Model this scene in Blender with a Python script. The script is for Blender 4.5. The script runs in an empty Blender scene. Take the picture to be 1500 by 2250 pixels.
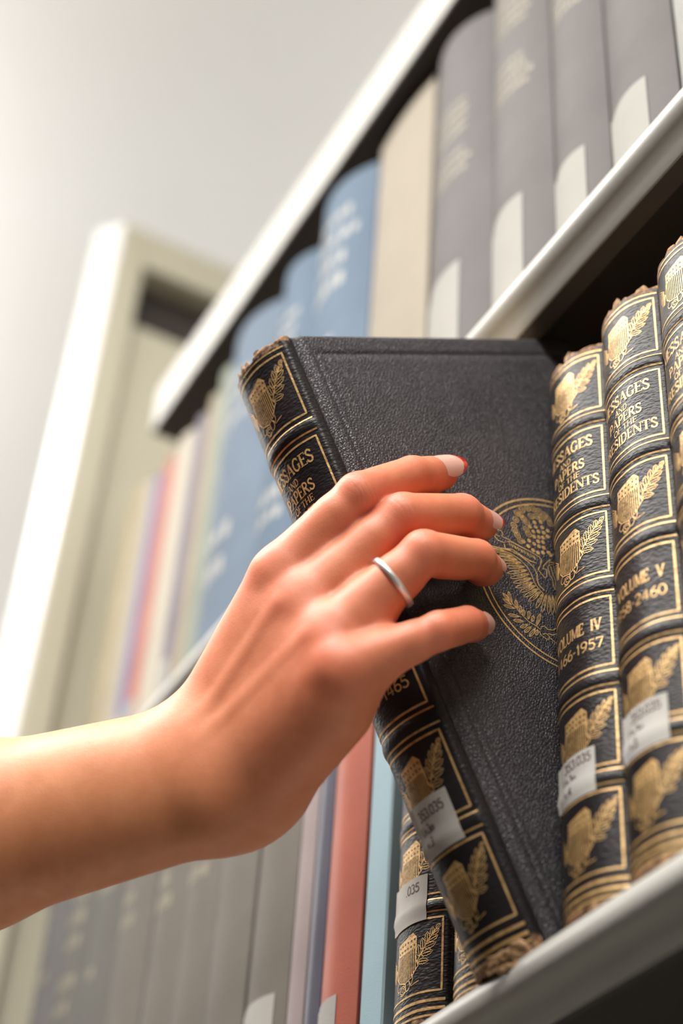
import bpy, bmesh, math, random
import numpy as np
from math import sin, cos, pi, radians, sqrt, atan2
from mathutils import Vector, Matrix, Euler

# ------------------------------------------------------------------ camera
# all lengths below are millimetres in the frame of the bookcase (x along the shelves, y into them, z up from the shelf
# that carries the gilt volumes, which is 1.7 m above the floor)
Z0 = 1700.0
S = 0.001
SC = bpy.context.scene
def W(p): return Vector((p[0]*S, p[1]*S, (p[2]+Z0)*S))

CAM = np.array([371.33, -282.26, -234.50])
YAW, PITCH, ROLL, FPX = 1.12174121, 0.69382738, 0.07769965, 3748.41
_f = np.array([-cos(PITCH)*sin(YAW), cos(PITCH)*cos(YAW), sin(PITCH)])
_r = np.array([cos(YAW), sin(YAW), 0.0]); _u = np.cross(_r, _f)
RT = cos(ROLL)*_r + sin(ROLL)*_u; UP = -sin(ROLL)*_r + cos(ROLL)*_u; FW = _f
cam = bpy.data.cameras.new('camera'); camo = bpy.data.objects.new('camera', cam)
SC.collection.objects.link(camo)
m = Matrix(((RT[0], UP[0], -FW[0], 0), (RT[1], UP[1], -FW[1], 0), (RT[2], UP[2], -FW[2], 0), (0, 0, 0, 1)))
m.translation = W(CAM); camo.matrix_world = m
cam.sensor_fit = 'VERTICAL'; cam.sensor_height = 36.0; cam.sensor_width = 24.0
cam.lens = FPX/2250*36.0; cam.clip_start = 0.02; cam.clip_end = 50
cam.dof.use_dof = True; cam.dof.focus_distance = 0.600; cam.dof.aperture_fstop = 4.6; cam.dof.aperture_blades = 0
SC.camera = camo

def at(px, py, depth):
    """point seen at photograph pixel (px,py) and lying DEPTH mm along the lens axis"""
    v = RT*((px-750)/FPX) + UP*(-(py-1125)/FPX) + FW
    return CAM + v*depth

# ------------------------------------------------------------------ world, light, exposure
SC.view_settings.view_transform = 'Standard'; SC.view_settings.look = 'None'
SC.view_settings.gamma = 1.0; SC.view_settings.use_curve_mapping = False
SC.view_settings.exposure = 0.0
world = bpy.data.worlds.new('world'); SC.world = world; world.use_nodes = True
bg = world.node_tree.nodes['Background']; bg.inputs[0].default_value = (1.0, 0.96, 0.90, 1); bg.inputs[1].default_value = 0.02
SC.cycles.use_denoising = True
SC.cycles.max_bounces = 6

def area(name, loc, target, sx, sy, power, col):
    l = bpy.data.lights.new(name, 'AREA'); l.shape = 'RECTANGLE'; l.size = sx*S; l.size_y = sy*S
    l.energy = power; l.color = col
    o = bpy.data.objects.new(name, l); SC.collection.objects.link(o); o.location = W(loc)
    d = Vector(target)-Vector(loc); o.rotation_euler = d.to_track_quat('-Z', 'Y').to_euler()
    return o
# aisle lamps shining down; uplights and lamps behind the bookcase added to brighten ceiling
LAMPS = [(-1900, -720, 1150, .4, 1.05), (-150, -720, 1150, 2.2, .3), (1100, -720, 1150, 2.6, .3), (-800, 1250, 1150, 1, .75), (900, 1250, 1150, 1, .8), (-2900, 1250, 1150, 1, .9), (-3600, -720, 1150, .8, .8)]
for lx, ly, lz, k, ku in LAMPS:
    area('luminaire_downlight', (lx, ly, lz-32), (lx, ly, 0), 1200, 240, 16*k, (1.0, 0.965, 0.915))
    area('added_uplight', (lx, ly, lz+32), (lx, ly, 2000), 1200, 240, 27*ku, (1.0, 0.98, 0.95))

# ------------------------------------------------------------------ material helpers
def mat(name, base, rough=0.6, metal=0.0, **kw):
    m = bpy.data.materials.new(name); m.use_nodes = True
    b = m.node_tree.nodes['Principled BSDF']
    b.inputs['Base Color'].default_value = (*base, 1); b.inputs['Roughness'].default_value = rough; b.inputs['Metallic'].default_value = metal
    for k, v in kw.items():
        b.inputs[k.replace('_', ' ')].default_value = v
    return m
def nd(m, t, **kw):
    n = m.node_tree.nodes.new(t)
    for k, v in kw.items(): setattr(n, k, v)
    return n
def lk(m, a, b): m.node_tree.links.new(a, b)
def objcoord(m, sc=(1, 1, 1)):
    t = nd(m, 'ShaderNodeTexCoord'); mp = nd(m, 'ShaderNodeMapping'); mp.inputs['Scale'].default_value = sc
    lk(m, t.outputs['Object'], mp.inputs['Vector']); return mp.outputs['Vector']
def noise(m, vec, scale, detail=3, rough=0.55):
    n = nd(m, 'ShaderNodeTexNoise'); n.inputs['Scale'].default_value = scale; n.inputs['Detail'].default_value = detail; n.inputs['Roughness'].default_value = rough
    lk(m, vec, n.inputs['Vector']); return n.outputs['Fac']
def ramp(m, fac, stops):
    r = nd(m, 'ShaderNodeValToRGB'); cr = r.color_ramp
    while len(cr.elements) < len(stops): cr.elements.new(0.5)
    for e, (p, c) in zip(cr.elements, stops): e.position = p; e.color = (*c, 1) if len(c) == 3 else c
    lk(m, fac, r.inputs['Fac']); return r.outputs['Color']
def bump(m, height, strength, dist):
    b = nd(m, 'ShaderNodeBump'); b.inputs['Strength'].default_value = strength; b.inputs['Distance'].default_value = dist
    lk(m, height, b.inputs['Height']); return b
def bsdf(m): return m.node_tree.nodes['Principled BSDF']
def mathn(m, op, a, b=None, c=None):
    n = nd(m, 'ShaderNodeMath', operation=op)
    for i, x in enumerate((a, b, c)):
        if x is None: continue
        if isinstance(x, (int, float)): n.inputs[i].default_value = x
        else: lk(m, x, n.inputs[i])
    return n.outputs[0]
def mixc(m, fac, a, b):
    n = nd(m, 'ShaderNodeMix', data_type='RGBA')
    for s, x in ((n.inputs[0], fac), (n.inputs[6], a), (n.inputs[7], b)):
        if isinstance(x, (int, float)): s.default_value = x
        elif isinstance(x, tuple): s.default_value = (*x, 1)
        else: lk(m, x, s)
    return n.outputs[2]

# worn black goatskin; the top and bottom ends of the backs are rubbed to bare tan leather
def leather(name, grain_scale, aniso, strength, worn):
    m = mat(name, (0.016, 0.014, 0.015), 0.46); b = bsdf(m); b.inputs['Specular IOR Level'].default_value = 0.26 if worn else 0.55
    v = objcoord(m, aniso)
    vo = nd(m, 'ShaderNodeTexVoronoi', feature='SMOOTH_F1'); vo.inputs['Scale'].default_value = grain_scale; vo.inputs['Smoothness'].default_value = 0.35
    dn = nd(m, 'ShaderNodeTexNoise'); dn.inputs['Scale'].default_value = grain_scale*0.55; dn.inputs['Detail'].default_value = 2
    lk(m, v, dn.inputs['Vector'])
    add = nd(m, 'ShaderNodeVectorMath', operation='MULTIPLY_ADD'); lk(m, dn.outputs['Color'], add.inputs[0]); k = (0.35 if worn else 0.18)/grain_scale; add.inputs[1].default_value = (k, k, k); lk(m, v, add.inputs[2])
    lk(m, add.outputs[0], vo.inputs['Vector'])
    f = noise(m, v, grain_scale*2.5, 2)
    h2 = mathn(m, 'SUBTRACT', mathn(m, 'MULTIPLY', f, 0.25), vo.outputs['Distance'])
    if not worn:      # round pebbles parted by sharp creases
        vo.feature = 'DISTANCE_TO_EDGE'; vo.inputs['Randomness'].default_value = 0.85
        h2 = mathn(m, 'MULTIPLY_ADD', f, 0.12, mathn(m, 'POWER', mathn(m, 'MINIMUM', vo.outputs['Distance'], 0.35), 0.6))
    bp = bump(m, h2, strength, 0.0005); lk(m, bp.outputs[0], b.inputs['Normal'])
    fac = noise(m, objcoord(m), 40, 4)
    col = ramp(m, fac, [(0.35, (0.011, 0.0095, 0.011)), (0.7, (0.022, 0.018, 0.019))] if worn else [(0.35, (0.026, 0.0215, 0.0255)), (0.7, (0.040, 0.033, 0.039))])
    if worn:
        t = nd(m, 'ShaderNodeTexCoord'); sp = nd(m, 'ShaderNodeSeparateXYZ'); lk(m, t.outputs['Object'], sp.inputs[0])
        top = mathn(m, 'SUBTRACT', sp.outputs['Z'], 0.2372); bot = mathn(m, 'SUBTRACT', 0.0065, sp.outputs['Z'])
        e = mathn(m, 'MAXIMUM', top, bot)
        n2 = noise(m, objcoord(m), 260, 4, 0.7)
        e2 = mathn(m, 'MULTIPLY_ADD', mathn(m, 'SUBTRACT', n2, 0.5), 0.012, e)
        fr = mathn(m, 'LESS_THAN', sp.outputs['Y'], 0.004)
        g = nd(m, 'ShaderNodeMapRange'); lk(m, e2, g.inputs[0]); g.inputs[1].default_value = -0.0008; g.inputs[2].default_value = 0.0008
        ff = mathn(m, 'MULTIPLY', g.outputs[0], fr)
        tan = ramp(m, noise(m, objcoord(m), 500, 3), [(0.3, (0.09, 0.04, 0.018)), (0.55, (0.33, 0.18, 0.09)), (0.8, (0.55, 0.36, 0.2))])
        col = mixc(m, ff, col, tan)
        rr = mathn(m, 'MULTIPLY_ADD', ff, 0.4, 0.40)
        lk(m, rr, b.inputs['Roughness'])
    lk(m, col, b.inputs['Base Color'])
    return m
M_COVER = leather('pebbled_black_leather', 900, (1, 1, 1), 0.8, False)
M_SPINE = leather('wrinkled_black_leather', 620, (0.9, 0.9, 1.8), 0.32, True)

def foil():
    m = mat('gold_foil', (0.62, 0.40, 0.16), 0.46, 0.45); b = bsdf(m)
    n = noise(m, objcoord(m), 900, 3); bp = bump(m, n, 0.5, 0.0004); lk(m, bp.outputs[0], b.inputs['Normal'])
    c = ramp(m, noise(m, objcoord(m), 350, 4, 0.7), [(0.25, (0.30, 0.17, 0.06)), (0.5, (0.66, 0.42, 0.17)), (0.85, (0.85, 0.60, 0.28))])
    lk(m, c, b.inputs['Base Color']); return m
M_FOIL = foil()
M_INKSTAR = mat('leather_showing_through', (0.012, 0.011, 0.012), 0.5)
def paper():
    m = mat('label_paper', (0.62, 0.59, 0.53), 0.65); b = bsdf(m); b.inputs['Specular IOR Level'].default_value = .12
    c = ramp(m, noise(m, objcoord(m), 70, 4), [(0.3, (0.46, 0.44, 0.40)), (0.6, (0.54, 0.52, 0.49))]); lk(m, c, b.inputs['Base Color']); return m
M_PAPER = paper()
M_INK = mat('typewriter_ink', (0.10, 0.05, 0.05), 0.6)
def pages(name, col):
    m = mat(name, col, 0.85); b = bsdf(m)
    w = nd(m, 'ShaderNodeTexWave'); w.inputs['Scale'].default_value = 900; w.inputs['Distortion'].default_value = 2; w.bands_direction = 'X'
    lk(m, objcoord(m), w.inputs['Vector'])
    bp = bump(m, w.outputs['Fac'], 0.4, 0.0003); lk(m, bp.outputs[0], b.inputs['Normal']); return m
M_PAGES = pages('aged_pages', (0.62, 0.50, 0.34))
def cloth(name, col, rough=0.6, vari=0.12):
    m = mat(name, col, rough); b = bsdf(m); b.inputs['Specular IOR Level'].default_value = .12
    a = tuple(c*(1-vari) for c in col); z = tuple(min(1, c*(1+vari)) for c in col)
    c = ramp(m, noise(m, objcoord(m), 22, 4), [(0.3, a), (0.7, z)]); lk(m, c, b.inputs['Base Color'])
    v = objcoord(m, (1, 1, 1)); bp = bump(m, noise(m, v, 1500, 2), 0.35, 0.0003); lk(m, bp.outputs[0], b.inputs['Normal'])
    return m
def steel(name, col, rough=0.35):
    m = mat(name, col, rough); b = bsdf(m)
    bp = bump(m, noise(m, objcoord(m), 700, 2), 0.12, 0.0003); lk(m, bp.outputs[0], b.inputs['Normal'])
    r = mathn(m, 'MULTIPLY_ADD', noise(m, objcoord(m), 12, 4), 0.15, rough-0.07)
    lk(m, r, b.inputs['Roughness']); return m
M_STEEL = steel('enamelled_steel', (0.52, 0.51, 0.475), 0.3)
M_STEEL_SIDE = steel('beige_enamelled_steel', (0.46, 0.43, 0.33), 0.45)
M_SHADED_STEEL = mat('shade_brown_steel', (0.03, 0.022, 0.018), 0.6)  # dark tone paints in the shade of undersides, back panel and slots

# ------------------------------------------------------------------ mesh helpers
def mesh_obj(name, verts, faces, mats, parent=None, smooth=True, mat_idx=None, loc=None, autosmooth=None):
    me = bpy.data.meshes.new(name)
    me.from_pydata([tuple(np.asarray(v, float)*S) for v in verts], [], faces)
    for mm in (mats if isinstance(mats, (list, tuple)) else [mats]): me.materials.append(mm)
    if mat_idx is not None: me.polygons.foreach_set('material_index', mat_idx)
    me.polygons.foreach_set('use_smooth', [smooth]*len(me.polygons))
    me.update()
    if autosmooth is not None and smooth:
        me.set_sharp_from_angle(angle=radians(autosmooth))
    o = bpy.data.objects.new(name, me); SC.collection.objects.link(o)
    if parent is not None: o.parent = parent
    if parent is None: o.location = W(loc if loc is not None else (0, 0, 0))
    return o
def empty(name, loc):
    o = bpy.data.objects.new(name, None); SC.collection.objects.link(o); o.location = W(loc); o.empty_display_size = 0.02; return o
def tag(o, label, cat, group=None, kind=None):
    if label: o['label'] = label
    if cat: o['category'] = cat
    if group: o['group'] = group
    if kind: o['kind'] = kind
    return o
def extrude_profile(prof, x0, x1, nseg=1, closed=True):
    """profile (y,z) swept along x"""
    n = len(prof); V = []; F = []
    xs = np.linspace(x0, x1, nseg+1)
    for x in xs: V += [(x, p[0], p[1]) for p in prof]
    for i in range(nseg):
        for j in range(n if closed else n-1):
            a = i*n+j; b = i*n+(j+1) % n; F.append((a, b, b+n, a+n))
    if closed:
        F.append(tuple(range(n-1, -1, -1))); F.append(tuple(nseg*n+j for j in range(n)))
    return V, F
def box(x0, x1, y0, y1, z0, z1):
    V = [(x, y, z) for x in (x0, x1) for y in (y0, y1) for z in (z0, z1)]
    return V, [(0, 1, 3, 2), (4, 6, 7, 5), (0, 4, 5, 1), (2, 3, 7, 6), (0, 2, 6, 4), (1, 5, 7, 3)]
def merge(*vf):
    V = []; F = []
    for v, f in vf:
        k = len(V); V += list(v); F += [tuple(i+k for i in q) for q in f]
    return V, F
def bevel(o, w=1.0, seg=2):
    b = o.modifiers.new('bevel', 'BEVEL'); b.width = w*S; b.segments = seg; b.limit_method = 'ANGLE'; b.angle_limit = radians(40); return o
# ------------------------------------------------------------------ 2-D drawing kit (foil and ink)
class Draw:
    """ribbons, strips and fills in a flat (u,s) millimetre plane, later laid on a surface"""
    def __init__(self): self.V = []; self.F = []; self.M = []
    def ribbon(self, pts, w, mi=0, step=1.2, closed=False, w2=None):
        P = [np.array(p, float) for p in pts]
        if closed: P.append(P[0])
        Q = [P[0]]
        for a, b in zip(P, P[1:]):
            n = max(1, int(np.linalg.norm(b-a)/step))
            Q += [a+(b-a)*(k+1)/n for k in range(n)]
        Q = [q for i, q in enumerate(Q) if i == 0 or np.linalg.norm(q-Q[i-1]) > 1e-6]
        if len(Q) < 2: return
        n = len(Q); k0 = len(self.V)
        for i in range(n):
            if closed: a, b = Q[(i-1) % (n-1)], Q[(i+1) % (n-1)]
            else: a, b = Q[max(0, i-1)], Q[min(n-1, i+1)]
            d = b-a; d = d/(np.linalg.norm(d)+1e-9); nn = np.array([-d[1], d[0]])
            ww = w if w2 is None else w+(w2-w)*i/(n-1)
            self.V += [tuple(Q[i]+nn*ww/2), tuple(Q[i]-nn*ww/2)]
        for i in range(n-1):
            a = k0+2*i; self.F.append((a, a+1, a+3, a+2)); self.M.append(mi)
    def poly(self, pts, mi=0):
        k = len(self.V); self.V += [tuple(p) for p in pts]; self.F.append(tuple(range(k, k+len(pts)))); self.M.append(mi)
    def cols(self, us, lo, hi, n=6, mi=0):
        k = len(self.V)
        for u in us:
            a, b = lo(u), hi(u)
            self.V += [(u, a+(b-a)*j/n) for j in range(n+1)]
        for i in range(len(us)-1):
            for j in range(n):
                a = k+i*(n+1)+j; self.F.append((a, a+n+1, a+n+2, a+1)); self.M.append(mi)
    def add(self, other, du, ds, sc=1.0):
        k = len(self.V); self.V += [(u*sc+du, s*sc+ds) for u, s in other.V]
        self.F += [tuple(i+k for i in f) for f in other.F]; self.M += other.M
    def build(self, name, wrap, mats, parent, off=0.12, layer=0.06):
        V = [wrap(u, s, off) for u, s in self.V]
        hi = set(i for f, mi in zip(self.F, self.M) if mi == 1 for i in f)
        for i in hi: V[i] = wrap(*self.V[i], off+layer)
        return mesh_obj(name, V, self.F, mats, parent, True, self.M)
def arc(cx, cy, rx, ry, a0, a1, n=10):
    return [(cx+rx*cos(radians(a0+(a1-a0)*i/n)), cy+ry*sin(radians(a0+(a1-a0)*i/n))) for i in range(n+1)]
# roman capitals with thick (T) and thin (t) strokes; 'f' marks a serif centred on a point
def glyphs():
    G = {}
    def g(c, w, *st): G[c] = (w, st)
    g('M', .95, ('t', [(.12, 0), (.12, 1)]), ('T', [(.14, 1), (.48, .08)]), ('t', [(.48, .08), (.82, 1)]), ('T', [(.84, 1), (.84, 0)]), ('f', (.12, 0), (.84, 0), (.08, 1), (.88, 1)))
    g('E', .66, ('T', [(.16, 0), (.16, 1)]), ('t', [(.16, .97), (.6, .97), (.6, .8)]), ('t', [(.16, .52), (.46, .52)]), ('t', [(.46, .42), (.46, .62)]), ('t', [(.16, .03), (.62, .03), (.62, .22)]), ('f', (.13, 0), (.13, 1)))
    g('S', .6, ('t', [(.5, .74), (.5, .95)]), ('C', arc(.3, .75, .2, .22, 20, 200, 8)+[(.2, .6), (.4, .44)]+arc(.3, .27, .22, .25, 30, -160, 8)), ('t', [(.08, .05), (.08, .28)]))
    g('A', .84, ('t', [(.1, 0), (.42, 1)]), ('T', [(.42, 1), (.74, 0)]), ('t', [(.22, .36), (.62, .36)]), ('f', (.1, 0), (.74, 0)))
    g('G', .8, ('C', arc(.42, .5, .32, .47, 50, 300, 16)), ('T', [(.64, .42), (.64, .06)]), ('t', [(.5, .43), (.78, .43)]), ('t', [(.64, .72), (.64, .96)]))
    g('N', .86, ('t', [(.12, 0), (.12, 1)]), ('T', [(.12, 1), (.74, .02)]), ('t', [(.74, 0), (.74, 1)]), ('f', (.12, 0), (.06, 1), (.74, 1)))
    g('D', .8, ('T', [(.16, 0), (.16, 1)]), ('C', [(.16, .97), (.36, .97)]+arc(.36, .5, .34, .47, 90, -90, 14)+[(.16, .03)]), ('f', (.13, 0), (.13, 1)))
    g('P', .68, ('T', [(.16, 0), (.16, 1)]), ('C', [(.16, .97), (.36, .97)]+arc(.36, .72, .24, .25, 90, -90, 10)+[(.16, .47)]), ('f', (.16, 0), (.13, 1)))
    g('R', .76, ('T', [(.16, 0), (.16, 1)]), ('C', [(.16, .97), (.36, .97)]+arc(.36, .74, .22, .23, 90, -90, 10)+[(.16, .51)]), ('T', [(.36, .5), (.68, 0)]), ('f', (.16, 0), (.13, 1), (.68, 0)))
    g('O', .82, ('C', arc(.41, .5, .33, .47, 0, 360, 24)))
    g('F', .62, ('T', [(.16, 0), (.16, 1)]), ('t', [(.16, .97), (.58, .97), (.58, .8)]), ('t', [(.16, .52), (.46, .52)]), ('f', (.16, 0), (.13, 1)))
    g('T', .74, ('T', [(.37, 0), (.37, 1)]), ('t', [(.06, .8), (.06, .97), (.68, .97), (.68, .8)]), ('f', (.37, 0)))
    g('H', .86, ('T', [(.16, 0), (.16, 1)]), ('T', [(.7, 0), (.7, 1)]), ('t', [(.16, .5), (.7, .5)]), ('f', (.16, 0), (.16, 1), (.7, 0), (.7, 1)))
    g('I', .34, ('T', [(.17, 0), (.17, 1)]), ('f', (.17, 0), (.17, 1)))
    g('V', .8, ('T', [(.1, 1), (.4, 0)]), ('t', [(.4, 0), (.7, 1)]), ('f', (.1, 1), (.7, 1)))
    g('L', .64, ('T', [(.16, 0), (.16, 1)]), ('t', [(.16, .03), (.6, .03), (.6, .22)]), ('f', (.16, 1), (.13, 0)))
    g('U', .82, ('T', [(.16, 1), (.16, .3)]), ('t', arc(.41, .3, .25, .27, 180, 360, 10)+[(.66, 1)]), ('f', (.16, 1), (.66, 1)))
    g('0', .66, ('C', arc(.33, .5, .26, .47, 0, 360, 20)))
    g('1', .44, ('T', [(.1, .78), (.24, 1), (.24, 0)]), ('f', (.24, 0)))
    g('2', .64, ('C', arc(.32, .72, .24, .26, 160, -30, 10)+[(.1, .04), (.58, .04)]))
    g('3', .6, ('C', arc(.28, .74, .22, .23, 150, -80, 10)), ('C', arc(.28, .27, .25, .25, 85, -150, 12)))
    g('4', .7, ('C', [(.5, 0), (.5, 1), (.08, .3), (.64, .3)]))
    g('5', .62, ('C', [(.54, .96), (.18, .96), (.14, .55)]+arc(.3, .32, .25, .3, 110, -150, 12)))
    g('6', .66, ('C', arc(.36, .3, .24, .28, 0, 360, 16)), ('C', [(.12, .34), (.2, .75), (.5, 1)]))
    g('7', .6, ('C', [(.08, .84), (.1, .96), (.56, .96), (.24, 0)]))
    g('8', .64, ('C', arc(.32, .74, .2, .22, 0, 360, 14)), ('C', arc(.32, .26, .25, .25, 0, 360, 14)))
    g('9', .66, ('C', arc(.32, .7, .24, .28, 0, 360, 16)), ('C', [(.56, .66), (.48, .25), (.18, 0)]))
    g('-', .4, ('t', [(.06, .45), (.34, .45)]))
    g('.', .26, ('T', [(.06, .06), (.2, .06)]))
    g('n', .5, ('t', [(.08, 0), (.08, .55)]), ('t', [(.08, .4), (.25, .56), (.4, .4), (.4, 0)]))
    g('m', .74, ('t', [(.08, 0), (.08, .55)]), ('t', [(.08, .4), (.22, .56), (.36, .4), (.36, 0)]), ('t', [(.36, .4), (.5, .56), (.64, .4), (.64, 0)]))
    g('v', .5, ('t', [(.06, .55), (.24, 0), (.42, .55)]))
    g('R2', .7)
    g(' ', .36)
    return G
GLY = glyphs()
def text(D, s, right, base, h, T=.17, t=.075, serif=True, mi=0, slant=0.0, cond=1.0, centre=None):
    """capitals of height h; RIGHT is the u of the right end, or CENTRE its middle"""
    wtot = sum(GLY[c][0] for c in s)*h*cond
    x = (right-wtot) if centre is None else centre-wtot/2
    for c in s:
        w, st = GLY[c]
        for k in st:
            if k[0] == 'f':
                if not serif: continue
                for (a, b) in k[1:]:
                    y = b + (0.03 if b == 0 else -0.03)
                    D.ribbon([(x+(a-.13)*h*cond, base+y*h), (x+(a+.13)*h*cond, base+y*h)], .065*h, mi)
            else:
                ww = {'T': T, 't': t, 'C': (T*.8+t*.2)}[k[0]]*h
                D.ribbon([(x+a*h*cond+slant*b*h, base+b*h) for a, b in k[1]], ww, mi, step=.9)
        x += w*h*cond
    return D

# ------------------------------------------------------------------ the gilt volumes
A_, B_, PW = 15.8, 6.4, 2.4            # half width between the gilt frames, how far the back swells out
_tt = np.linspace(-1.25, 1.25, 2501); _xx = A_*_tt; _yy = -B_*(1-np.abs(_tt)**PW)
_L = np.concatenate([[0], np.cumsum(np.hypot(np.diff(_xx), np.diff(_yy)))]); _L -= _L[1250]
BOOKH = 240.0
ST = dict(T=[233.0, 196.5, 155.4, 118.1, 80.0, 43.3], B=[206.2, 165.5, 128.8, 90.2, 52.8, 16.0])
BANDS = [(201.3, 4.6), (160.5, 4.6), (123.4, 4.6), (85.1, 4.6), (48.1, 4.6)]
def band(s):
    r = 0
    for c, w in BANDS:
        q = abs(s-c)/(w*.62)
        if q < 1: r = max(r, .6*(1-q*q)**1.2)
    return r
def back_pt(t, s, off=0.0):
    x = A_*t; y = -B_*(1-abs(t)**PW); k = B_*PW*abs(t)**(PW-1)*(1 if t > 0 else -1)
    n = np.array([k, -A_])/sqrt(k*k+A_**2)   # outward (x,y)
    fade = max(0.0, min(1.0, (1.085-abs(t))/.07))
    o = off+band(s)*fade
    return (x+n[0]*o, y+n[1]*o, s)
def wrap_back(u, s, off=0.12):
    t = float(np.interp(u, _L, _tt)); return back_pt(t, s, off)
HW = 17.2
FRAME = (13.0, 133.0, 8.5, 231.5)      # blind-tooled panel on the boards: y0,y1,z0,z1
DEPTH = 142.0
def board_dip(y, z):
    y0, y1, z0, z1 = FRAME; d = 0
    def gr(q, w=1.0): return max(0.0, 1-(q/w)**2)
    if z0-1 <= z <= z1+1:
        d = max(d, gr(abs(y-y0)), gr(abs(y-y1)))
        d = max(d, .5*gr(abs(y-y0-3.0)))
    if y0-1 <= y <= y1+1: d = max(d, gr(abs(z-z0)), gr(abs(z-z1)))
    return .42*d
def case_mesh(rng, tear=1.0):
    """one continuous case: board, joint, rounded back with raised bands, joint, board"""
    ts = np.concatenate([[-1.085, -1.05, -1.015], np.linspace(-.98, .98, 37), [1.015, 1.05, 1.085]])
    ys = [2.6, 3.4, 4.2, 5.0, 6.0, 7.0, 8.2, 9.5, 11, 11.9, 12.4, 13, 13.6, 14.1, 15, 15.5, 16, 16.5, 17.5, 22, 30, 45, 60, 80, 100, 120, 131, 132, 132.5, 133, 133.5, 134, 136, DEPTH-1, DEPTH-.3, DEPTH]
    def joint(y):            # groove beside the back, then flat board
        g = max(0, 1-((y-6.8)/2.6)**2); return HW+.2-1.3*g
    outer = [('b', -1, y) for y in reversed(ys)]+[('s', t, 0) for t in ts]+[('b', 1, y) for y in ys]
    zs = sorted(set([3.2, 3.6, 4.4, 5.6, 7.5, 8, 8.5, 9, 9.5, 12]+[s for c, w in BANDS for s in (c-3, c-2.4, c-1.8, c-1.2, c-.6, c, c+.6, c+1.2, c+1.8, c+2.4, c+3)]
        +list(np.arange(16, 229, 7.0))+[228, 230.5, 231, 231.5, 232, 232.5, 234, 236, 237.5, 238.8, 239.6, 240]))
    nz = [rng.random() for _ in range(200)]
    V = []; F = []
    def pt(k, s, inner):
        kind, a, y = k
        e = max(0, 1-min(s-3.2, BOOKH-s)/1.2); rnd = .8*(1-sqrt(max(0, 1-e*e)))
        if kind == 's':
            ss = s
            # torn head and tail caps: ragged, pulled down towards one side
            q = (a+1.085)/2.17; ii = q*18; i0 = int(ii); w = nz[i0]*(1-(ii-i0))+nz[i0+1]*(ii-i0); w2 = nz[40+i0*2]*.4+w*.8
            mid = max(0, 1-abs(a)/1.08)**.5
            if s > BOOKH-6: ss = s-tear*(s-(BOOKH-6))/6*3.2*w2*mid
            if s < 7: ss = s+tear*(7-s)/4*2.2*w2*mid
            if inner: p = back_pt(a, s, -1.6); p = (p[0], p[1], ss)
            else:
                p = back_pt(a, s, -rnd); p = (p[0], p[1], ss)
            return p
        x = joint(y)-(board_dip(y, s) if not inner else 0)-rnd
        if y > DEPTH-1: x -= .5*(y-DEPTH+1)
        if inner: x = HW-2.6 if y > 9 else joint(y)-1.7
        return (a*x, y, s)
    n = len(outer); N = len(zs)
    for inner in (0, 1):
        for s in zs: V += [pt(k, s, inner) for k in outer]
    o2 = n*N
    for i in range(N-1):
        for j in range(n-1):
            a = i*n+j; F.append((a, a+1, a+n+1, a+n)); b = o2+a; F.append((b, b+n, b+n+1, b+1))
    for j in range(n-1):
        F.append((j, o2+j, o2+j+1, j+1)); a = (N-1)*n+j; F.append((a, a+1, o2+a+1, o2+a))
    for i in range(N-1):
        a = i*n; F.append((a, a+n, o2+a+n, o2+a)); a = i*n+n-1; F.append((a, o2+a, o2+a+n, a+n))
    mi = []
    for f in F:
        yy = sum(V[i][1] for i in f)/4; mi.append(0 if yy > 5.5 else 1)
    return V, F, mi
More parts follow.
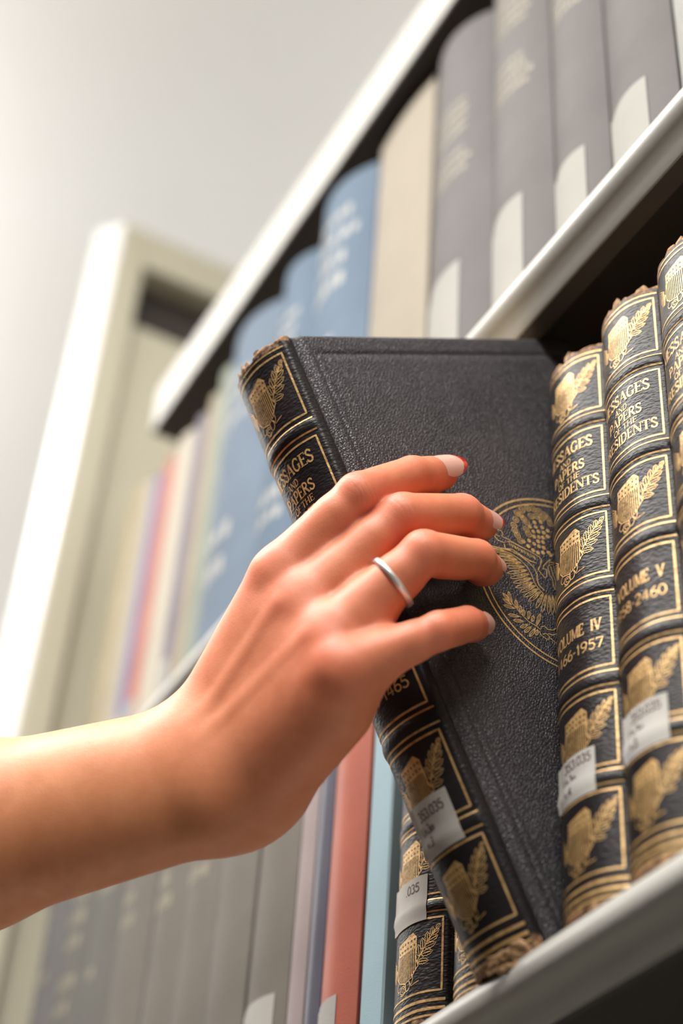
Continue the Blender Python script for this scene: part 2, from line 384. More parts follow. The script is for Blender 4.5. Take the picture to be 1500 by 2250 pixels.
def shield():
    """striped shield with stars, laurel at its right, plumes at its left, scrollwork below; origin = panel centre"""
    D = Draw()
    top = lambda u: np.interp(u, [-4.2, 1.0, 5.0, 7.0], [8.0, 9.0, 10.2, 7.9])
    mid = lambda u: np.interp(u, [-4.2, 7.0], [3.4, 3.7])
    us = list(np.linspace(-4.2, 7.0, 19))
    D.cols(us, mid, top, 5)
    for r in range(2):
        for k in range(6):
            u = -3.1+k*1.8+r*.1; s = mid(u)+1.15+r*2.2+.06*k
            pts = [(u+(.62 if i % 2 == 0 else .27)*cos(radians(90+36*i)), s+(.62 if i % 2 == 0 else .27)*sin(radians(90+36*i))) for i in range(10)]
            k0 = len(D.V); D.V += [(u, s)]+pts
            for i in range(10): D.F.append((k0, k0+1+i, k0+1+(i+1) % 10)); D.M.append(1)
    bot = lambda u: np.interp(u, [-4.4, -2.5, 1.2, 4.6, 7.2], [-4.4, -6.4, -7.7, -6.6, -3.4])
    for u in np.linspace(-3.7, 6.5, 12): D.ribbon([(u, mid(u)), (u+.1, bot(u)+.2)], .46)
    D.ribbon([(-4.2, 3.4), (-4.7, -1.0), (-4.5, -4.4), (-2.6, -6.6), (1.2, -7.9), (4.7, -6.8), (7.3, -3.7), (8.0, -3.1), (6.9, -.6), (6.6, 1.6), (7.0, 3.7)], .5)
    # laurel spray
    stem = [(7.2, -1.8), (8.9, .8), (10.9, 3.9), (13.0, 7.0), (15.0, 9.6)]
    D.ribbon(stem, .42)
    def leaf(x, y, ang, L, w):
        w *= 1.25; L *= 1.05
        a = radians(ang); c, s = cos(a), sin(a); R = lambda p, q: (x+p*c-q*s, y+p*s+q*c)
        o = [R(0, 0), R(.22*L, .42*w), R(.36*L, .34*w), R(.45*L, .5*w), R(.62*L, .36*w), R(.7*L, .42*w), R(L, 0), R(.7*L, -.42*w), R(.62*L, -.36*w), R(.45*L, -.5*w), R(.36*L, -.34*w), R(.22*L, -.42*w)]
        D.ribbon(o, .3, closed=True, step=2); D.ribbon([R(0, 0), R(.85*L, 0)], .3)
    for (x, y, a, L, w) in [(7.8, -1.8, -4, 4.2, 1.9), (9.0, .6, 8, 4.6, 2.0), (10.4, 2.9, 16, 4.4, 1.9), (11.8, 5.2, 24, 3.9, 1.8), (13.3, 7.4, 34, 3.0, 1.5), (14.9, 9.4, 52, 2.2, 1.2),
                            (8.3, .2, 98, 4.4, 1.8), (9.8, 2.4, 94, 4.2, 1.8), (11.5, 4.8, 90, 3.8, 1.7), (13.2, 7.2, 84, 3.0, 1.4)]:
        leaf(x, y, a, L, w)
    # plumes
    for k in range(13):
        a = radians(150+k*8.5); x0, y0 = -4.8, .5
        r0, r1 = 1.0+.2*(k % 2), 5.6-.12*k
        D.ribbon([(x0+r0*cos(a), y0+r0*sin(a)*1.5), (x0+r1*cos(a), y0+r1*sin(a)*1.5)], .34)
    # scrolls
    D.ribbon(arc(2.6, -9.2, 1.4, 1.8, 120, 420, 16), .4); D.ribbon(arc(-.4, -9.8, 1.5, 1.5, 20, 330, 16), .4)
    D.ribbon(arc(-.3, -9.7, .7, .7, 0, 300, 10), .35); D.ribbon(arc(-2.8, -8.2, 1.3, 1.5, 90, 360, 12), .35)
    D.ribbon([(3.8, -7.8), (4.8, -9.8), (6.2, -9.4), (8.4, -8.8)], .36); D.ribbon([(1.6, -7.6), (1.8, -10.8), (0, -11.9), (-1.8, -11.5)], .4)
    D.ribbon(arc(4.4, -7.2, 1.1, 2.0, 60, -110, 10), .35)
    return D
SHIELD = shield()
def back_stamping(volume, pages_, ends=True):
    D = Draw()
    for i in range(6):
        T, B = ST['T'][i], ST['B'][i]
        D.ribbon([(-17.3, T), (17.3, T), (17.3, B), (-17.3, B)], .74, closed=True, step=1.0)
        D.ribbon([(-18.7, T+2.4), (18.7, T+2.4)], .62, step=1.0)
        if i < 5: D.ribbon([(-18.7, B-2.4), (18.7, B-2.4)], .62, step=1.0)
        if i in (0, 2, 4, 5): D.add(SHIELD, 0, (T+B)/2-.2)
    for z, w in ((12.6, 1.1), (9.6, 1.1), (7.2, .8)): D.ribbon([(-18.7, z), (18.7, z)], w, step=1.0)
    text(D, 'MESSAGES', 13.6, 188.2, 5.0, cond=.92)
    text(D, 'AND', 4.0, 183.9, 2.6, cond=1.05)
    text(D, 'PAPERS', 10.1, 178.6, 4.4, cond=.95)
    text(D, 'OF THE', 8.0, 175.0, 2.6, cond=1.15)
    text(D, 'PRESIDENTS', 15.5, 169.3, 4.5, cond=.96)
    text(D, 'VOLUME  '+volume, 13.9, 105.0, 4.8, T=.17, t=.11, cond=.76)
    text(D, pages_, 14.2, 97.7, 4.1, T=.14, t=.12, serif=False, cond=1.14)
    return D
def spine_label(parent, u0, u1, s0, s1, lines, wrap, mats=None, curl=.35):
    nu, ns = 14, 8; V = []; F = []
    for j in range(ns+1):
        for i in range(nu+1):
            u = u0+(u1-u0)*i/nu; s = s0+(s1-s0)*j/ns
            V.append(wrap(u, s, curl+(.5 if i == 0 else 0)))
    k = len(V)
    for j in range(ns+1):
        for i in range(nu+1):
            u = u0+(u1-u0)*i/nu; s = s0+(s1-s0)*j/ns; V.append(wrap(u, s, .05))
    for j in range(ns):
        for i in range(nu):
            a = j*(nu+1)+i; F.append((a, a+1, a+nu+2, a+nu+1)); F.append((k+a, k+a+nu+1, k+a+nu+2, k+a+1))
    for i in range(nu): F.append((i, k+i, k+i+1, i+1)); a = ns*(nu+1)+i; F.append((a, a+1, k+a+1, k+a))
    for j in range(ns): a = j*(nu+1); F.append((a, a+nu+1, k+a+nu+1, k+a)); a += nu; F.append((a, k+a, k+a+nu+1, a+nu+1))
    o = mesh_obj('spine_label', V, F, M_PAPER, parent, True, autosmooth=40); o['label'] = 'white paper call-number label'
    if lines:
        D = Draw()
        for (s, x1, y, h) in lines: text(D, s, x1, y, h, T=.15, t=.15, serif=False, cond=.98)
        D.build('call_number', wrap, M_INK, o, off=curl+.07)
    return o
def gilt_volume(pos, name_label, volume, pages_, seed, label_lines, lab=(-8, 11.0, 44, 60.5), tear=1.0):
    rng = random.Random(seed)
    e = empty('book', pos); tag(e, name_label, 'book', 'gilt-tooled black leather volumes on the shelf')
    V, F, mi = case_mesh(rng, tear)
    mesh_obj('leather_case', V, F, [M_COVER, M_SPINE], e, True, mi, autosmooth=50)
    # page block, rounded behind the back
    pr = [(-HW+2.8, 139), (-HW+2.8, 8)]+[(A_*.93*t, -B_*(1-abs(t)**PW)*.8+2.4) for t in np.linspace(-1, 1, 11)]+[(HW-2.8, 8), (HW-2.8, 139)]
    n = len(pr); PV = [(p[0], p[1], 5.5) for p in pr]+[(p[0], p[1], 236.5) for p in pr]
    PF = [(i, (i+1) % n, n+(i+1) % n, n+i) for i in range(n)]+[tuple(range(n-1, -1, -1)), tuple(range(n, 2*n))]
    mesh_obj('page_block', PV, PF, M_PAGES, e, False)
    D = back_stamping(volume, pages_)
    D.build('gilt_stamping', wrap_back, [M_FOIL, M_INKSTAR], e)
    if label_lines: spine_label(e, *lab, label_lines, wrap_back)
    # frayed scraps of leather and mull at the head of the back
    FV = []; FF = []
    for k in range(6):
        t = -1.0+2.0*(k+rng.random()*.9)/6; z = BOOKH-2.8; h = .4+2.8*rng.random()**2; w = 1.6+3.6*rng.random()
        a = np.array(back_pt(t-w/28, z, -.2)); b = np.array(back_pt(t+w/28, z, -.2)); up = np.array([rng.uniform(-.6, .6), rng.uniform(-.5, .9), h+1.5])
        c = (a+b)/2; q = [a, b, b+up*rng.uniform(.3, 1)+(c-b)*rng.uniform(.1, .7), a+up*rng.uniform(.3, 1)+(c-a)*rng.uniform(.1, .6)]
        inn = np.array([0, 1.0, 0]); k0 = len(FV); FV += [tuple(p) for p in q]+[tuple(p+inn) for p in q]
        FF += [tuple(k0+i for i in f) for f in ((0, 1, 2, 3), (7, 6, 5, 4), (0, 4, 5, 1), (1, 5, 6, 2), (2, 6, 7, 3), (3, 7, 4, 0))]
    f = mesh_obj('frayed_headcap', FV, FF, M_SCRAP, e, False); f['label'] = 'torn tan leather scraps'
    return e
M_SCRAP = mat('torn_tan_leather', (0.50, 0.30, 0.16), 0.85)
_c = ramp(M_SCRAP, noise(M_SCRAP, objcoord(M_SCRAP), 600, 4, .7), [(0.3, (0.12, 0.06, 0.03)), (0.55, (0.45, 0.27, 0.14)), (0.8, (0.72, 0.55, 0.36))]); lk(M_SCRAP, _c, bsdf(M_SCRAP).inputs['Base Color'])
# ------------------------------------------------------------------ room
FLOOR = -Z0; CEIL = 1700.0
M_CEIL = mat('ceiling_paint', (0.80, 0.79, 0.76), 0.9)
_c = ramp(M_CEIL, noise(M_CEIL, objcoord(M_CEIL), 1.2, 3), [(0.3, (0.76, 0.74, 0.70)), (0.7, (0.82, 0.81, 0.79))]); lk(M_CEIL, _c, bsdf(M_CEIL).inputs['Base Color'])
M_WALL = mat('wall_paint', (0.78, 0.76, 0.71), 0.9)
_c = ramp(M_WALL, noise(M_WALL, objcoord(M_WALL), 2.0, 3), [(0.3, (0.75, 0.73, 0.68)), (0.7, (0.80, 0.78, 0.74))]); lk(M_WALL, _c, bsdf(M_WALL).inputs['Base Color'])
M_FLOOR = mat('floor_linoleum', (0.06, 0.05, 0.04), 0.5)
_c = ramp(M_FLOOR, noise(M_FLOOR, objcoord(M_FLOOR), 30, 5), [(0.35, (0.05, 0.04, 0.03)), (0.65, (0.075, 0.06, 0.045))]); lk(M_FLOOR, _c, bsdf(M_FLOOR).inputs['Base Color'])
X0, X1, Y0, Y1 = -5200, 3200, -2600, 3000
for nm, b, mm in (('floor', box(X0, X1, Y0, Y1, FLOOR-60, FLOOR), M_FLOOR), ('ceiling', box(X0, X1, Y0, Y1, CEIL, CEIL+60), M_CEIL),
                  ('wall_left', box(X0-80, X0, Y0, Y1, FLOOR, CEIL), M_WALL), ('wall_back', box(X0, X1, Y1, Y1+80, FLOOR, CEIL), M_WALL)):
    tag(mesh_obj(nm, *b, mm, smooth=False), None, None, kind='structure')

# ------------------------------------------------------------------ bookcase
M_STEEL_LIT = steel('lit_enamelled_steel', (0.80, 0.80, 0.78), 0.3)  # whiter copy of the steel; the glare is painted into its colour
case = empty('bookcase', (-150, 120, FLOOR)); tag(case, 'beige enamelled steel library bookcase carrying all the books', 'bookcase')
def cpart(nm, vf, mm, smooth=False, a=None, label=None):
    v, f = vf; o = mesh_obj(nm, [(x+150, y-120, z-FLOOR) for x, y, z in v], f, mm, case, smooth, autosmooth=a)
    if label: o['label'] = label
    return o
XL, XR = -600.0, 330.0
def shelf(z, xl=XL, lip=24.0, fwd=0.0):
    # sheet-steel tray with a rolled nose: flat top, half-round upper edge, face raked back, return lip
    pr = [(240, z), (-8, z), (-11, z-.3), (-13.6, z-1.5), (-15.8, z-3.6), (-16.9, z-6.2), (-17.0, z-8.5), (-16.2, z-11.5), (-13.6, z-14.5), (-10.6, z-18), (-8.6, z-lip+.5), (-8.0, z-lip), (0, z-lip), (0, z-lip+1.4), (-7, z-lip+1.4), (-11.6, z-14.5), (-14.9, z-9), (-14.8, z-6.5), (-12.4, z-3.6), (-8, z-2.2), (240, z-2.2)]
    pr = [(y+fwd if y < 0 else y, q) for y, q in pr]; n = len(pr)
    V, F = extrude_profile(pr, xl, XR, 1)
    o = cpart('shelf', (V, F), M_STEEL, True, 35); o.data.materials.append(M_SHADED_STEEL)
    o.data.polygons.foreach_set('material_index', [1 if (i < n and 11 <= i <= 19) else 0 for i in range(len(F))])  # underside and return lip carry shade painted as a dark tone
shelf(3.0, fwd=5.0); shelf(300.0); shelf(-320.0); shelf(-640.0); shelf(-960.0)
pr = [(240, 573), (240, 575), (-14.6, 575), (-14.6, 614), (240, 614), (240, 616), (-16, 616), (-17, 615), (-17, 574), (-16, 573)]
o = cpart('shelf', extrude_profile(pr, -499, XR, 1), M_STEEL, False, None, 'topmost shelf with a flat bright front edge'); o.data.materials.append(M_SHADED_STEEL)
o.data.polygons.foreach_set('material_index', [1 if i in (0, 1, 2, 3, 9) else 0 for i in range(len(o.data.polygons))])  # shade under the top shelf painted in as dark faces
cpart('back_panel', box(XL, XR, 240, 243, -1640, 616), M_SHADED_STEEL)  # dark colour stands in for the shade behind the books
def upright(x0, x1, inner_side):
    """hollow end column whose inner side is a frame round a recessed sheet, with a slot under the top rail"""
    zt, zb, yf, yb = 886.0, FLOOR, -42.0, 258.0
    xi = x1 if inner_side > 0 else x0; s = inner_side; xr = xi-s*7
    parts = []
    xo = x0 if s > 0 else x1
    lo, hi = sorted((xo, xi)); w = 24
    parts.append(box(lo, hi, yf+1, yf+w, zb, zt))                       # front post
    parts.append(box(lo, hi, yb-w, yb, zb, zt))                       # rear post
    parts.append(box(lo, hi, yf+w, yb-w, zt-43, zt))                  # top rail
    a, b = sorted((xi-s*12, xi-s*8))
    parts.append(box(a, b, yf+w, yb-w, zb, zt-43-62))                 # recessed sheet, ending below the slot
    
    return merge(*parts)
o = cpart('side_panel', upright(-627, -600, 1), M_STEEL_SIDE); bevel(o, 2.0, 2)
o = cpart('side_panel', upright(332, 359, -1), M_STEEL_SIDE); bevel(o, 2.0, 2)
for a, b in ((-600, -627), (332, 359)):
    q = [(a, -41.5), (a+(b-a)*.84, -59), (b, -41.5)]
    o = cpart('front_cap', ([(x, y, z) for z in (FLOOR, 886) for x, y in q], [(0, 2, 1), (3, 4, 5), (0, 1, 4, 3), (1, 2, 5, 4), (2, 0, 3, 5)]), M_STEEL_LIT); bevel(o, 1.2, 2)
    o['label'] = 'front face of the end column, painted pale as if lit'
cpart('slot_shade_sheet', box(-626, -623, -18, 234, FLOOR, 843), M_SHADED_STEEL); cpart('slot_shade_sheet', box(355, 358, -18, 234, FLOOR, 843), M_SHADED_STEEL)  # dark sheets added behind the slots to paint their shade

# ------------------------------------------------------------------ other books
def plain_book(x0, x1, z, h, yf, col, label, bulge, seed, depth=150, rough=.6, group='cloth-bound books on the shelf above', page_col=(0.62, 0.54, 0.42), streaks=None, streakcol=None, lab=None, vari=.12, flat=False, taper=0):
    rng = random.Random(seed); w = x1-x0-.8; hw = w/2
    e = empty('book', ((x0+x1)/2, yf, z)); tag(e, label, 'book', group)
    m = cloth('binding_cloth', col, rough, vari)
    # case: boards + rounded back, closed ring profile in (x,y), swept up
    t = np.linspace(-1, 1, 3 if flat else 15)
    bk = [(hw*q, -bulge*(1-q*q)+0.0) for q in t]
    outer = [(-hw, depth), (-hw, 9), (-hw+1.0, 6.5), (-hw+.6, 4), (-hw, 2)]+bk+[(hw, 2), (hw-.6, 4), (hw-1.0, 6.5), (hw, 9), (hw, depth)]
    if flat: outer = [(-hw, depth), (-hw, .8), (-hw+.8, 0), (hw-.8, 0), (hw, .8), (hw, depth)]
    def ins(p):
        return (max(-hw+2.2, min(hw-2.2, p[0]*.86)), p[1]+1.8 if p[1] < depth-1 else p[1])
    inner = [ins(p) for p in outer]; n = len(outer)
    zs = [0, .8, h-2.2, h-.6, h]; V = []
    for k, q in enumerate(zs):
        sh = .6 if k in (0, 4) else 0
        V += [(p[0]*(1-sh/hw), p[1]+sh, q) for p in outer]
    for q in (0, h): V += [(p[0], p[1], q) for p in inner]
    F = []
    for i in range(4):
        for j in range(n-1): a = i*n+j; F.append((a, a+1, a+n+1, a+n))
    i0, i1 = 5*n, 6*n
    for j in range(n-1):
        F.append((j, i0+j, i0+j+1, j+1)); F.append((4*n+j, 4*n+j+1, i1+j+1, i1+j)); F.append((i0+j, i1+j, i1+j+1, i0+j+1))
    F.append(tuple([i*n for i in range(5)]+[i1, i0])); F.append(tuple([i0+n-1, i1+n-1]+[i*n+n-1 for i in range(4, -1, -1)]))
    mesh_obj('cloth_case' if not flat else 'paper_cover', V, F, m, e, True, autosmooth=35)
    pv, pf = box(-hw+2.3, hw-2.3, 3, depth-3, 2.5, h-2.5); mesh_obj('page_block', pv, pf, mat('page_edges', page_col, .85), e, False)
    # surface of the back for labels and stamping
    T = np.linspace(-1, 1, 401); xs = hw*T; ys = -bulge*(1-T*T); LL = np.concatenate([[0], np.cumsum(np.hypot(np.diff(xs), np.diff(ys)))]); LL -= LL[200]
    def wrap(u, s, off):
        q = float(np.interp(u, LL, T)); nx, ny = 2*bulge*q, -hw; l = sqrt(nx*nx+ny*ny)
        return (hw*q+nx/l*off, -bulge*(1-q*q)+ny/l*off, s)
    half = LL[-1]
    if streaks:
        for (s, wf, hh, nl) in streaks:
            D = Draw()
            for q in range(nl):
                L = half*2*wf*(.7+.3*rng.random()); y = s-q*hh*1.7; x = -L/2
                while x < L/2:
                    lw = hh*(.35+.4*rng.random()); D.ribbon([(x, y), (x+lw*.9, y)], hh*(.6+.4*rng.random())); x += lw*1.25
            D.build('stamped_title', wrap, [streakcol or M_DULLGILT], e, off=.12)
    if lab: spine_label(e, *lab, None, wrap).data.materials[0] = M_DIMPAPER
    return e
M_DULLGILT = mat('dull_gilt', (0.25, 0.225, 0.165), 0.6, 0.1)
M_WHITESTAMP = mat('white_stamping', (0.34, 0.34, 0.32), 0.6)
M_DIMPAPER = cloth('dimmed_label_paper', (0.36, 0.35, 0.325), .7, .06)  # label paper darkened to offset the strong lamplight
ZB = 300.2
G1 = 'grey cloth volumes on the upper shelf'
GREY = (0.135, 0.125, 0.123)
plain_book(63, 122, ZB, 262, -1, (0.34, 0.34, 0.32), 'pale grey cloth book at the right end of the upper shelf', 6, 1, lab=(-10, 14, 14, 60))
plain_book(18, 62, ZB, 262, -1, GREY, 'grey cloth book on upper shelf, white label, second from the right edge', 8, 2, group=G1, lab=(-17, 10, 8, 45), streaks=[(205, .5, 5, 3)], taper=0)
plain_book(-22.5, 17.5, ZB, 262, -1, GREY, 'narrow grey cloth book with dull title stamping, between two wider labelled grey books', 8, 3, group=G1, lab=(-15, 10, 6, 48), streaks=[(210, .6, 4.4, 4), (170, .55, 4.4, 3)])
plain_book(-72.5, -23, ZB, 262, -1, (0.14, 0.128, 0.126), 'wide grey cloth book with long title stamping and a white label reaching the shelf', 10, 4, group=G1, lab=(-20, 11, 4, 62), streaks=[(225, .6, 4.4, 5), (165, .6, 4.4, 4)])
plain_book(-130, -73, ZB, 256, -1, (0.13, 0.12, 0.12), 'dark grey cloth book beside the cream book, label low on its back', 10, 5, group=G1, lab=(-24, 12, 4, 68), streaks=[(190, .5, 4.4, 4), (150, .5, 4.4, 3)])
plain_book(-192, -131, ZB, 269, -3, (0.33, 0.29, 0.235), 'thick cream book with a plain flat back on the upper shelf', 1.5, 6, vari=.05, group='books of mixed colours on the upper shelf', rough=.7)
GB = 'blue cloth volumes on the upper shelf'
plain_book(-260, -193, ZB, 256, -3, (0.105, 0.15, 0.21), 'blue cloth volume beside the cream book, pale stamping on its back', 12, 7, group=GB, streaks=[(225, .62, 11, 4), (120, .45, 16, 2)], streakcol=M_WHITESTAMP)
plain_book(-311, -261, ZB, 248, -3, (0.105, 0.15, 0.21), 'blue cloth volume, middle of the three blue ones, half hidden by the leather book', 9, 8, group=GB, streaks=[(200, .5, 7, 3), (60, .4, 9, 2)], streakcol=M_WHITESTAMP)
plain_book(-383, -312, ZB, 250, -3, (0.13, 0.17, 0.225), 'leftmost blue cloth volume with round white spots low on its back', 11, 9, group=GB, streaks=[(200, .5, 10, 3), (75, .4, 15, 2)], streakcol=M_WHITESTAMP)
GM = 'books of mixed colours on the upper shelf'
plain_book(-407, -384, ZB, 254, -3, (0.25, 0.27, 0.225), 'pale green book left of the blue volumes', 3, 10, group=GM)
plain_book(-422, -408, ZB, 246, -3, (0.33, 0.28, 0.21), 'thin tan book between pale green and mauve books', 2, 11, group=GM)
plain_book(-441, -423, ZB, 240, -3, (0.19, 0.17, 0.20), 'mauve-grey book with a white label at its foot', 3, 12, group=GM, lab=(-8, 8, 4, 40))
plain_book(-472, -442, ZB, 241, -3, (0.45, 0.41, 0.34), 'cream-backed book between the mauve and the pink book', 4, 13, group=GM, vari=.05)
plain_book(-497, -473, ZB, 241, -3, (0.42, 0.19, 0.15), 'salmon pink book on the upper shelf', 3, 14, group=GM, lab=(-10, 10, 4, 40))
plain_book(-512, -498, ZB, 243, -3, (0.19, 0.17, 0.30), 'slim violet book left of the salmon pink one', 2, 15, group=GM, lab=(-6, 6, 4, 40))
plain_book(-533, -513, ZB, 250, -3, (0.38, 0.34, 0.28), 'cream book beside the slim violet one', 3, 16, group=GM, vari=.05)
plain_book(-572, -534, ZB, 262, -3, (0.36, 0.31, 0.21), 'straw yellow book at the left end of the upper shelf', 3, 17, group=GM)

GL = 'grey cloth volumes on the lower shelf under the forearm'
plain_book(-160.5, -142.5, 3.2, 262, -3, (0.31, 0.44, 0.50), 'pale blue paper-backed book standing beside the leather volumes', 0, 20, group='books of mixed colours on the lower shelf', flat=True, vari=.05)
plain_book(-192, -162, 3.2, 262, -3, (0.38, 0.115, 0.08), 'brick red cloth book with a white label at its foot', 5, 21, group='books of mixed colours on the lower shelf', lab=(-14, 6, 8, 33), rough=.42)
plain_book(-206.5, -193, 3.2, 262, -3, (0.10, 0.10, 0.13), 'thin dark navy book left of the brick red one', 2, 22, group='books of mixed colours on the lower shelf', rough=.3)
plain_book(-222, -207.5, 3.2, 262, -3, (0.30, 0.25, 0.25), 'slim mauve-grey book left of the thin navy one', 2.5, 23, group='books of mixed colours on the lower shelf')
LG = (0.15, 0.137, 0.12)
def lower(x0, x1, seed, label, st, col=LG, lab=None, b=6): return plain_book(x0, x1, 3.2, 262, -3, col, label, b, seed, group=GL, streaks=st, lab=lab)
lower(-262, -223, 24, 'wide grey cloth book with a white label at its foot, under the wrist', [(150, .4, 7, 1)], lab=(-17, 14, 8, 55))
lower(-307, -266, 25, 'grey cloth book standing left of the labelled wide one, after a dark gap', [(165, .4, 7, 1)])
lower(-346, -308, 26, 'grey cloth book with two pale stamps, third from the labelled grey one', [(190, .4, 7, 2), (150, .4, 8, 1)])
lower(-388, -347, 27, 'grey cloth book with stamped spots high up, fourth from the labelled grey one', [(195, .4, 7, 1), (165, .4, 8, 2)])
lower(-441, -392, 28, 'grey cloth book left of a narrow dark gap below the forearm', [(175, .35, 8, 2)])
lower(-484, -442, 29, 'dim grey cloth book with a pale round stamp, third from the left end', [(200, .4, 8, 1), (150, .3, 9, 1)], (0.13, 0.125, 0.115))
lower(-530, -485, 30, 'dim grey cloth book with several pale stamps, second from the left end', [(215, .5, 9, 3), (160, .4, 9, 2)], (0.13, 0.125, 0.115))
lower(-573, -531, 31, 'dark grey cloth book at the left end of the lower shelf', [(180, .4, 9, 1)], (0.13, 0.125, 0.125))

# ------------------------------------------------------------------ the set of presidential papers
gilt_volume((-121.6, 0, .2), 'gilt black leather volume with white label between the tilted and the pale blue book', 'I', '1-480', 41, [('.035', 7.5, 55, 3.6)], lab=(-9, 11, 43, 61))
gilt_volume((-86.9, 3.5, .2), 'gilt black leather volume mostly hidden behind the tilted book, only its foot showing', 'II', '481-968', 42, None)
gilt_volume((-15.8, 0, .2), 'black leather Volume IV with gilt panels and label, right against the tilted book', 'IV', '1466-1957', 44, [('353.035', 8.2, 55.6, 3.4), ('Un3m', 1.6, 51.0, 3.0), ('v.4', -.4, 46.6, 3.0)], lab=(-10.5, 9.6, 44, 60.4))
gilt_volume((18.9, 0, .2), 'black leather Volume V with gilt panels and label, between two gilt volumes', 'V', '1958-2460', 45, [('353.035', 9.5, 55.6, 3.4), ('Un3m', 2.5, 51.0, 3.0), ('v.5', -.2, 46.6, 3.0)], lab=(-8.8, 11.7, 43.9, 60.6))
gilt_volume((53.6, 0, .2), 'gilt black leather volume cut off by the right edge of the photo', 'VI', '2461-2970', 46, [('353.035', 9, 55.6, 3.4), ('Un3m', 2, 51, 3.0), ('v.6', 0, 46.6, 3.0)], lab=(-9.5, 11.7, 44, 60.5))
hr = np.array([0.46923882, -0.00485928, -0.02105131]); th = np.linalg.norm(hr)
RHELD = Matrix.Rotation(th, 3, Vector(hr/th)); SH = 1.012
HT = CAM+(np.array([-33.0145781, -9.7553849, -4.6861285])-CAM)*SH
held = gilt_volume((0, 0, 0), 'black leather Volume III tilted off the shelf, gilt eagle on its cover', 'III', '969-1465', 43, [('353.035', 9.3, 56.2, 3.3), ('Un3m', 2.6, 51.8, 3.0), ('v.3', .2, 47.4, 3.2)], lab=(-7.2, 11.8, 44.4, 62.1))
ho = HT+np.array(RHELD @ Vector((-A_*SH, 0, 0)))
held.rotation_mode = 'QUATERNION'; held.rotation_quaternion = RHELD.to_quaternion(); held.location = W(ho); held.scale = (SH, SH, SH)
def held_pt(p):   # local frame-line coordinates -> scene mm
    return HT+np.array(RHELD @ Vector(tuple(np.asarray(p, float)*SH)))
EMB={'scroll':[(592,1489),(579,1497),(582,1510),(597,1518),(611,1512),(612,1498),(601,1488),(631,1472),(633,1460)],'scroll2':[(576,1511),(570,1487),(578,1473),(598,1463),(632,1466)],'ribtop':[(598,1463),(632,1466),(665,1441),(699,1418),(729,1393),(733,1379),(719,1359),(697,1340)],'ribbot':[(597,1458),(592,1437),(622,1432),(652,1402),(679,1379),(704,1367)],'rib3':[(697,1340),(710,1305),(722,1308),(736,1337),(725,1342)],'wingtop':[(505,1452),(531,1454),(570,1442),(612,1427),(645,1403),(669,1375),(682,1348),(683,1321),(671,1298),(668,1278),(682,1253)],'wing2':[(516,1446),(567,1436),(606,1416),(637,1386),(654,1354),(657,1323),(653,1293),(658,1265),(669,1244)],'head':[(720,1339),(732,1355),(754,1367),(776,1379),(765,1366),(788,1364),(780,1356),(760,1356),(753,1350)],'body1':[(749,1350),(739,1316),(743,1296),(733,1269),(732,1252)],'body2':[(762,1349),(756,1319),(753,1291),(737,1252)],'body3':[(777,1351),(769,1321),(762,1294)],'stem':[(503,1252),(514,1208),(527,1174),(546,1139),(572,1117),(583,1103)],'tal1':[(588,1112),(608,1114),(615,1100),(639,1094),(664,1105),(679,1126)],'tal2':[(573,1097),(575,1081),(586,1067),(597,1059),(609,1071),(600,1085),(584,1083)],'tal3':[(607,1084),(625,1076),(654,1079)],'shaft':[(606,1068),(630,1036)]}
FEATHERS=[((587,1424),(506,1450)),((614,1401),(522,1425)),((625,1387),(535,1406)),((637,1372),(547,1386)),((643,1355),(556,1363)),((647,1341),(547,1337)),((650,1324),(551,1316)),((652,1306),(555,1296)),((653,1289),(557,1276)),((655,1276),(566,1257)),((660,1262),(574,1236)),((665,1251),(585,1215)),((673,1244),(605,1186)),((684,1239),(625,1169)),((695,1235),(650,1158)),((709,1232),(667,1154)),((723,1229),(684,1152))]
LEAVES=[((503,1222),(491,1261)),((509,1212),(518,1266)),((507,1209),(479,1238)),((519,1188),(535,1229)),((527,1174),(543,1205)),((515,1195),(468,1212)),((533,1157),(549,1188)),((520,1161),(469,1174)),((549,1146),(571,1180)),((528,1141),(481,1150)),((558,1135),(582,1159)),((539,1127),(498,1119)),((572,1117),(616,1165)),((550,1119),(505,1098)),((565,1111),(520,1080)),((572,1104),(550,1083))]
BEADS=[(784,1538),(814,1538),(753,1521),(780,1519),(809,1514),(828,1498),(758,1499),(782,1498),(804,1491),(751,1478),(772,1474),(790,1471),(814,1474),(759,1457),(780,1452),(691,1461),(719,1463),(735,1448),(703,1440),(717,1422),(752,1436),(771,1428),(757,1408),(783,1406),(787,1396),(734,1410)]
CLOUDS=[(703,1555),(681,1532),(674,1510),(676,1489),(678,1466),(723,1582),(753,1595),(783,1600),(808,1595),(830,1584),(846,1568),(856,1550),(856,1528),(734,1575),(741,1557),(747,1539),(729,1511),(730,1490),(782,1565),(807,1563),(827,1555)]

